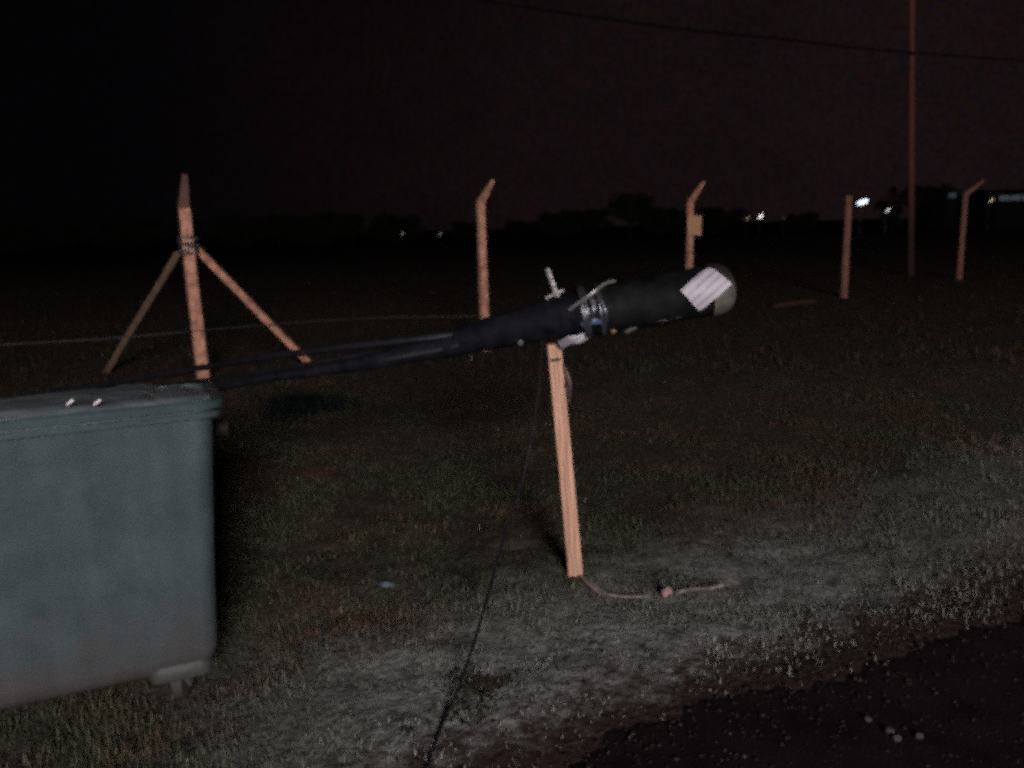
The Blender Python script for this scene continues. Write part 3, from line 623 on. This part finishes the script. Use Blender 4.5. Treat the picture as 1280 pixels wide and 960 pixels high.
# lower corner mouldings, trunnions and castors
def W3(a, b, z): w = O2 + U2 * a + V2 * b; return np.array([w[0], w[1], z])
for a0 in (.20, LB - .20):
    for b0 in (.16, DB - .16):
        mb = MB(); fr = .085 if b0 < .3 else DB - .085
        s_ = 1 if a0 < .5 else -1
        # rounded box moulding
        v = []; f = []; lv = [(.122, .015, .02), (.126, .004, .03), (.137, 0, .035), (.165, 0, .035), (.185, .012, .03), (.190, .03, .02)]
        aa0, aa1 = (.088, .29) if s_ > 0 else (LB - .29, LB - .088); bb0_, bb1_ = (.044, .26) if b0 < .3 else (DB - .26, DB - .044)
        for z, ins, r in lv:
            for a, b in rrect(aa0 + ins, aa1 - ins, bb0_ + ins, bb1_ - ins, r, 3): v.append(W3(a, b, z))
        n = 16
        for i in range(len(lv) - 1):
            for j in range(n): k = (j + 1) % n; f.append((i * n + j, (i + 1) * n + j, (i + 1) * n + k, i * n + k))
        f.append(tuple(range(n))); f.append(tuple((len(lv) - 1) * n + j for j in range(n))[::-1])
        mb.add(v, f); mb.build('corner_moulding', M['housing'], t)
        mb = MB(); c = W3(a0, b0 - .02, 0)
        for s2 in (-1, 1):
            tube(mb, [c + np.array([.028 * s2, 0, .122]), c + np.array([.030 * s2, .01, .09]), c + np.array([.030 * s2, .025, .052])], [(.006, .026), (.006, .022), (.006, .014)], sec=SQ)
        tube(mb, [c + np.array([-.036, 0, .122]), c + np.array([.036, 0, .122])], .010, sec=SQ, ref=(0, 0, 1))
        fo = mb.build('castor_fork', M['steel'] , t)
        mb = MB(); cc = c + np.array([0, .025, .055]); e = np.array([1, 0, 0])
        tube(mb, [cc - e * .018, cc - e * .016, cc + e * .016, cc + e * .018], [.044, .055, .055, .044], n=20, ref=(0, 0, 1)); mb.build('wheel', M['wheel'], fo)
for a0 in (-.02, LB + .02):
    mb = MB(); s_ = -1 if a0 < 0 else 1
    tube(mb, [W3(a0 - s_ * .02, .42, .90), W3(a0 + s_ * .02, .42, .90), W3(a0 + s_ * .022, .42, .90), W3(a0 + s_ * .03, .42, .90)], [.03, .03, .042, .040], n=16, ref=(0, 0, 1)); mb.build('lifting_trunnion', M['wheel'], t)

# ------------------------------------------------------------------ trees beyond the field
def make_tree(name, wd, ht, nl, label, seed, trunk_h=None):
    rs = random.Random(seed); root = empty(name, (0, 0, 0), label, 'tree', 'trees along the dark horizon')
    th = trunk_h or ht * .35; mb = MB()
    tube(mb, [(0, 0, -.2), (.1, 0, th * .5), (0, .1, th), (.15, 0, ht * .75)], [.035 * ht, .028 * ht, .022 * ht, .008 * ht], n=8)
    for k in range(6):
        a = k * 1.05 + rs.random(); r = wd * .33; z0 = th * (.8 + .1 * k)
        tube(mb, [(0, 0, min(z0, ht * .6)), (r * .5 * math.cos(a), r * .5 * math.sin(a), z0 + ht * .12), (r * math.cos(a), r * math.sin(a), min(z0 + ht * .25, ht * .85))], [.013 * ht, .009 * ht, .004 * ht], n=6)
    mb.build('trunk', M['bark'], root)
    cl = [(rs.uniform(-.5, .5) * wd * .72, rs.uniform(-.5, .5) * wd * .72, rs.uniform(th * .8, ht * .86), rs.uniform(.14, .27) * wd) for _ in range(15)]
    cl += [(0, 0, ht * .72, .28 * wd), (rs.uniform(-.1, .1) * wd, 0, ht * .85, .15 * wd)]
    v = []; f = []
    for i in range(nl):
        cx, cy, cz, r = rs.choice(cl); d = nz([rs.gauss(0, 1), rs.gauss(0, 1), rs.gauss(0, 1)]) * r * rs.random() ** .4
        c = np.array([cx, cy, cz]) + d * [1, 1, .75]; s_ = rs.uniform(.03, .07) * wd * .8
        a = nz([rs.gauss(0, 1), rs.gauss(0, 1), rs.gauss(0, 1)]); b = nz(np.cross(a, [rs.gauss(0, 1), rs.gauss(0, 1), rs.gauss(0, 1)]))
        q = len(v); v += [c - a * s_, c + b * s_ * .5, c + a * s_, c - b * s_ * .5]; f.append((q, q + 1, q + 2, q + 3))
    mb = MB(); mb.add(v, f); mb.build('crown', M['leaf'], root, smooth=False); return root
def dup(root, loc, rz, sc, label):
    r = root.copy(); C.objects.link(r); r.location = loc; r.rotation_euler = (0, 0, rz); r.scale = sc; r['label'] = label
    for ch in list(root.children):
        c = ch.copy(); C.objects.link(c); c.parent = r
    return r
protos = [make_tree('broadleaf_tree', 7.5, 6.4, 2600, 'x', 3), make_tree('broadleaf_tree', 10, 6.0, 3000, 'x', 5), make_tree('broadleaf_tree', 5.0, 6.6, 1800, 'x', 9, 1.2)]
used = [False] * 3
def horiz(px): return 285 - (px - 640) * math.tan(ROLL)
TREES = [  # px, top py, kind, distance, label
    (300, 273, 1, 100, 'low dark tree on the horizon right of the braced corner post'), (345, 268, 0, 96, 'dark tree at the left of the wide tree mass behind the fence'),
    (395, 270, 1, 102, 'broad dark tree in the middle of the left tree mass'), (440, 269, 0, 98, 'rounded dark tree in the right half of the left tree mass'),
    (490, 271, 1, 101, 'dark tree at the right end of the left tree mass, over the left faint light'), (20, 283, 1, 105, 'dark tree at the extreme left edge of the horizon'), (90, 280, 0, 108, 'dark tree behind the left end of the dumpster'), (165, 277, 1, 104, 'dark tree left of the braced corner post'),
    (235, 275, 0, 104, 'dark tree directly behind the braced corner post'), (580, 279, 1, 125, 'low dark tree just left of the second fence post'), (650, 277, 1, 130, 'low dark tree just right of the second fence post'),
    (705, 266, 1, 112, 'low spreading tree left of the tall domed tree'), (745, 262, 0, 108, 'small rounded tree touching the tall domed tree on its left'),
    (788, 243, 0, 95, 'tallest domed dark tree standing out at the middle of the horizon'), (825, 262, 1, 105, 'lower tree at the right foot of the domed tree'),
    (893, 262, 1, 112, 'low tree right of the post with the ochre sign'), (1005, 268, 1, 120, 'low tree between the two white lights'), (1118, 231, 2, 92, 'narrow dark tree left of the utility pole'),
    (1160, 233, 0, 94, 'dark tree directly behind the utility pole'), (1182, 230, 2, 90, 'narrow dark tree between utility pole and last post'), (1225, 244, 1, 96, 'low tree at the right of the farthest bent-tipped post')]
for i, (px, py, kd, Y, lab) in enumerate(TREES):
    hb = (6.4, 6.0, 6.6)[kd]; g = at(px, py, Y); sc = g[2] / hb * 1.04
    wx = sc * (1.15 if kd != 0 else 1.0) if py > 250 else sc * (.86 if kd == 0 else .8)
    loc = (g[0], Y, 0); rz = i * 1.3; s3 = (wx, wx, sc)
    if not used[kd]:
        r = protos[kd]; r.location = loc; r.rotation_euler = (0, 0, rz); r.scale = s3; r['label'] = lab; used[kd] = True
    else: dup(protos[kd], loc, rz, s3, lab)

# ------------------------------------------------------------------ far lights
def far_lamp(px, py, Y, w, h, col, st, label, tilt=30):
    c = np.array(at(px, py, Y)); t = empty('distant_lamp', (c[0], c[1], 0), label, 'lamp', 'distant lights on the horizon')
    mb = MB(); tube(mb, [(c[0], c[1] + .35, -.1), (c[0], c[1] + .35, c[2] + .1)], .05, n=8); tube(mb, [(c[0], c[1] + .35, c[2]), (c[0], c[1] + .08, c[2])], .04, n=6, ref=(0, 0, 1)); mb.build('mast', M['steel_dark'], t)
    a = math.radians(tilt); d = np.array([math.cos(a), 0, math.sin(a)]); mb = MB()
    tube(mb, [c - d * w * .56 + [0, .06, 0], c + d * w * .56 + [0, .06, 0]], [(h * .62, .05)] * 2, sec=SQ, ref=(0, 1, 0)); mb.build('housing', M['steel_dark'], t)
    mb = MB(); tube(mb, [c - d * w * .5, c - d * w * .3, c + d * w * .3, c + d * w * .5], [(h * .25, .02), (h * .5, .03), (h * .5, .03), (h * .25, .02)], sec=CH, ref=(0, 1, 0)); mb.build('lit_lens', emis('lamp_glow_%d' % px, col, st), t)
far_lamp(1078.5, 252.5, 78, 1.05, .42, (.80, .88, 1), 1.6, 'brightest white floodlight on the horizon right of the straight post', 16)
far_lamp(1110, 262.5, 80, .55, .16, (.85, .92, 1), .9, 'small white light just left of the utility pole', 40)
far_lamp(951, 270.5, 80, .60, .22, (1, .97, .93), 1.4, 'small bright white light right of the closure end', 42)
far_lamp(934.5, 272.5, 82, .42, .12, (1, .55, .35), .30, 'faint orange light beside the small bright white one', 45)
far_lamp(980, 272, 84, .25, .12, (1, .6, .5), .06, 'very faint light between the white light and the straight post', 45)
far_lamp(503, 292.5, 80, .38, .09, (.9, .85, .8), .35, 'left one of two faint specks over the cable sleeve', 45)
far_lamp(550, 292.5, 80, .38, .09, (1, .75, .6), .25, 'right one of two faint specks, left of the second fence post', 45)
far_lamp(1239, 250.5, 80, .55, .13, (1, .85, .55), .55, 'yellowish light at the left end of the low shed', 38)
# the shed at the right edge
def shed(px0, px1, py, Y, h, label, st, wn):
    a = np.array(at(px0, py, Y)); b = np.array(at(px1, py, Y)); z1 = a[2] + .28
    t = empty('shed', ((a[0] + b[0]) / 2, Y + 4, 0), label, 'shed'); mb = MB()
    x0, x1 = a[0], b[0]
    v = [(x, y, z) for z in (-.1, z1) for x, y in ((x0, Y), (x1, Y), (x1, Y + 8), (x0, Y + 8))]
    mb.add(v, [(0, 1, 5, 4), (1, 2, 6, 5), (2, 3, 7, 6), (3, 0, 4, 7)]); mb.build('wall', M['wall'], t, smooth=False)
    mb = MB(); e = .3; v = [(x0 - e, Y - e, z1), (x1 + e, Y - e, z1), (x1 + e, Y + 4, z1 + .5), (x0 - e, Y + 4, z1 + .5), (x0 - e, Y + 8 + e, z1), (x1 + e, Y + 8 + e, z1)]
    v += [(x, y, z + .1) for x, y, z in v]; mb.add(v, [(0, 3, 2, 1), (3, 4, 5, 2), (6, 7, 8, 9), (9, 8, 11, 10), (0, 1, 7, 6), (5, 4, 10, 11), (1, 2, 8, 7), (2, 5, 11, 8), (0, 6, 9, 3), (3, 9, 10, 4)]); mb.build('roof', M['roof'], t, smooth=False)
    em = emis('lit_panel_%d' % px0, (.55, .72, .85), st); n = wn; wl = (x1 - x0 - .4) / n  # glowing panels stand in for a pale wall lit by a lamp
    for i in range(n):
        mb = MB(); cx = x0 + .2 + wl * (i + .5); tube(mb, [(cx - wl * .44, Y - .02, z1 - .34), (cx + wl * .44, Y - .02, z1 - .34)], [(.26, .02)] * 2, sec=SQ, ref=(0, 1, 0)); mb.build('glow_panel', em, t)
shed(1246, 1420, 247, 84, 3, 'long low shed with a dim bluish glowing wall strip at the right edge', .055, 12)
shed(1183, 1198, 243.5, 88, 3, 'tiny dim building glimpsed left of the farthest fence post', .04, 1)
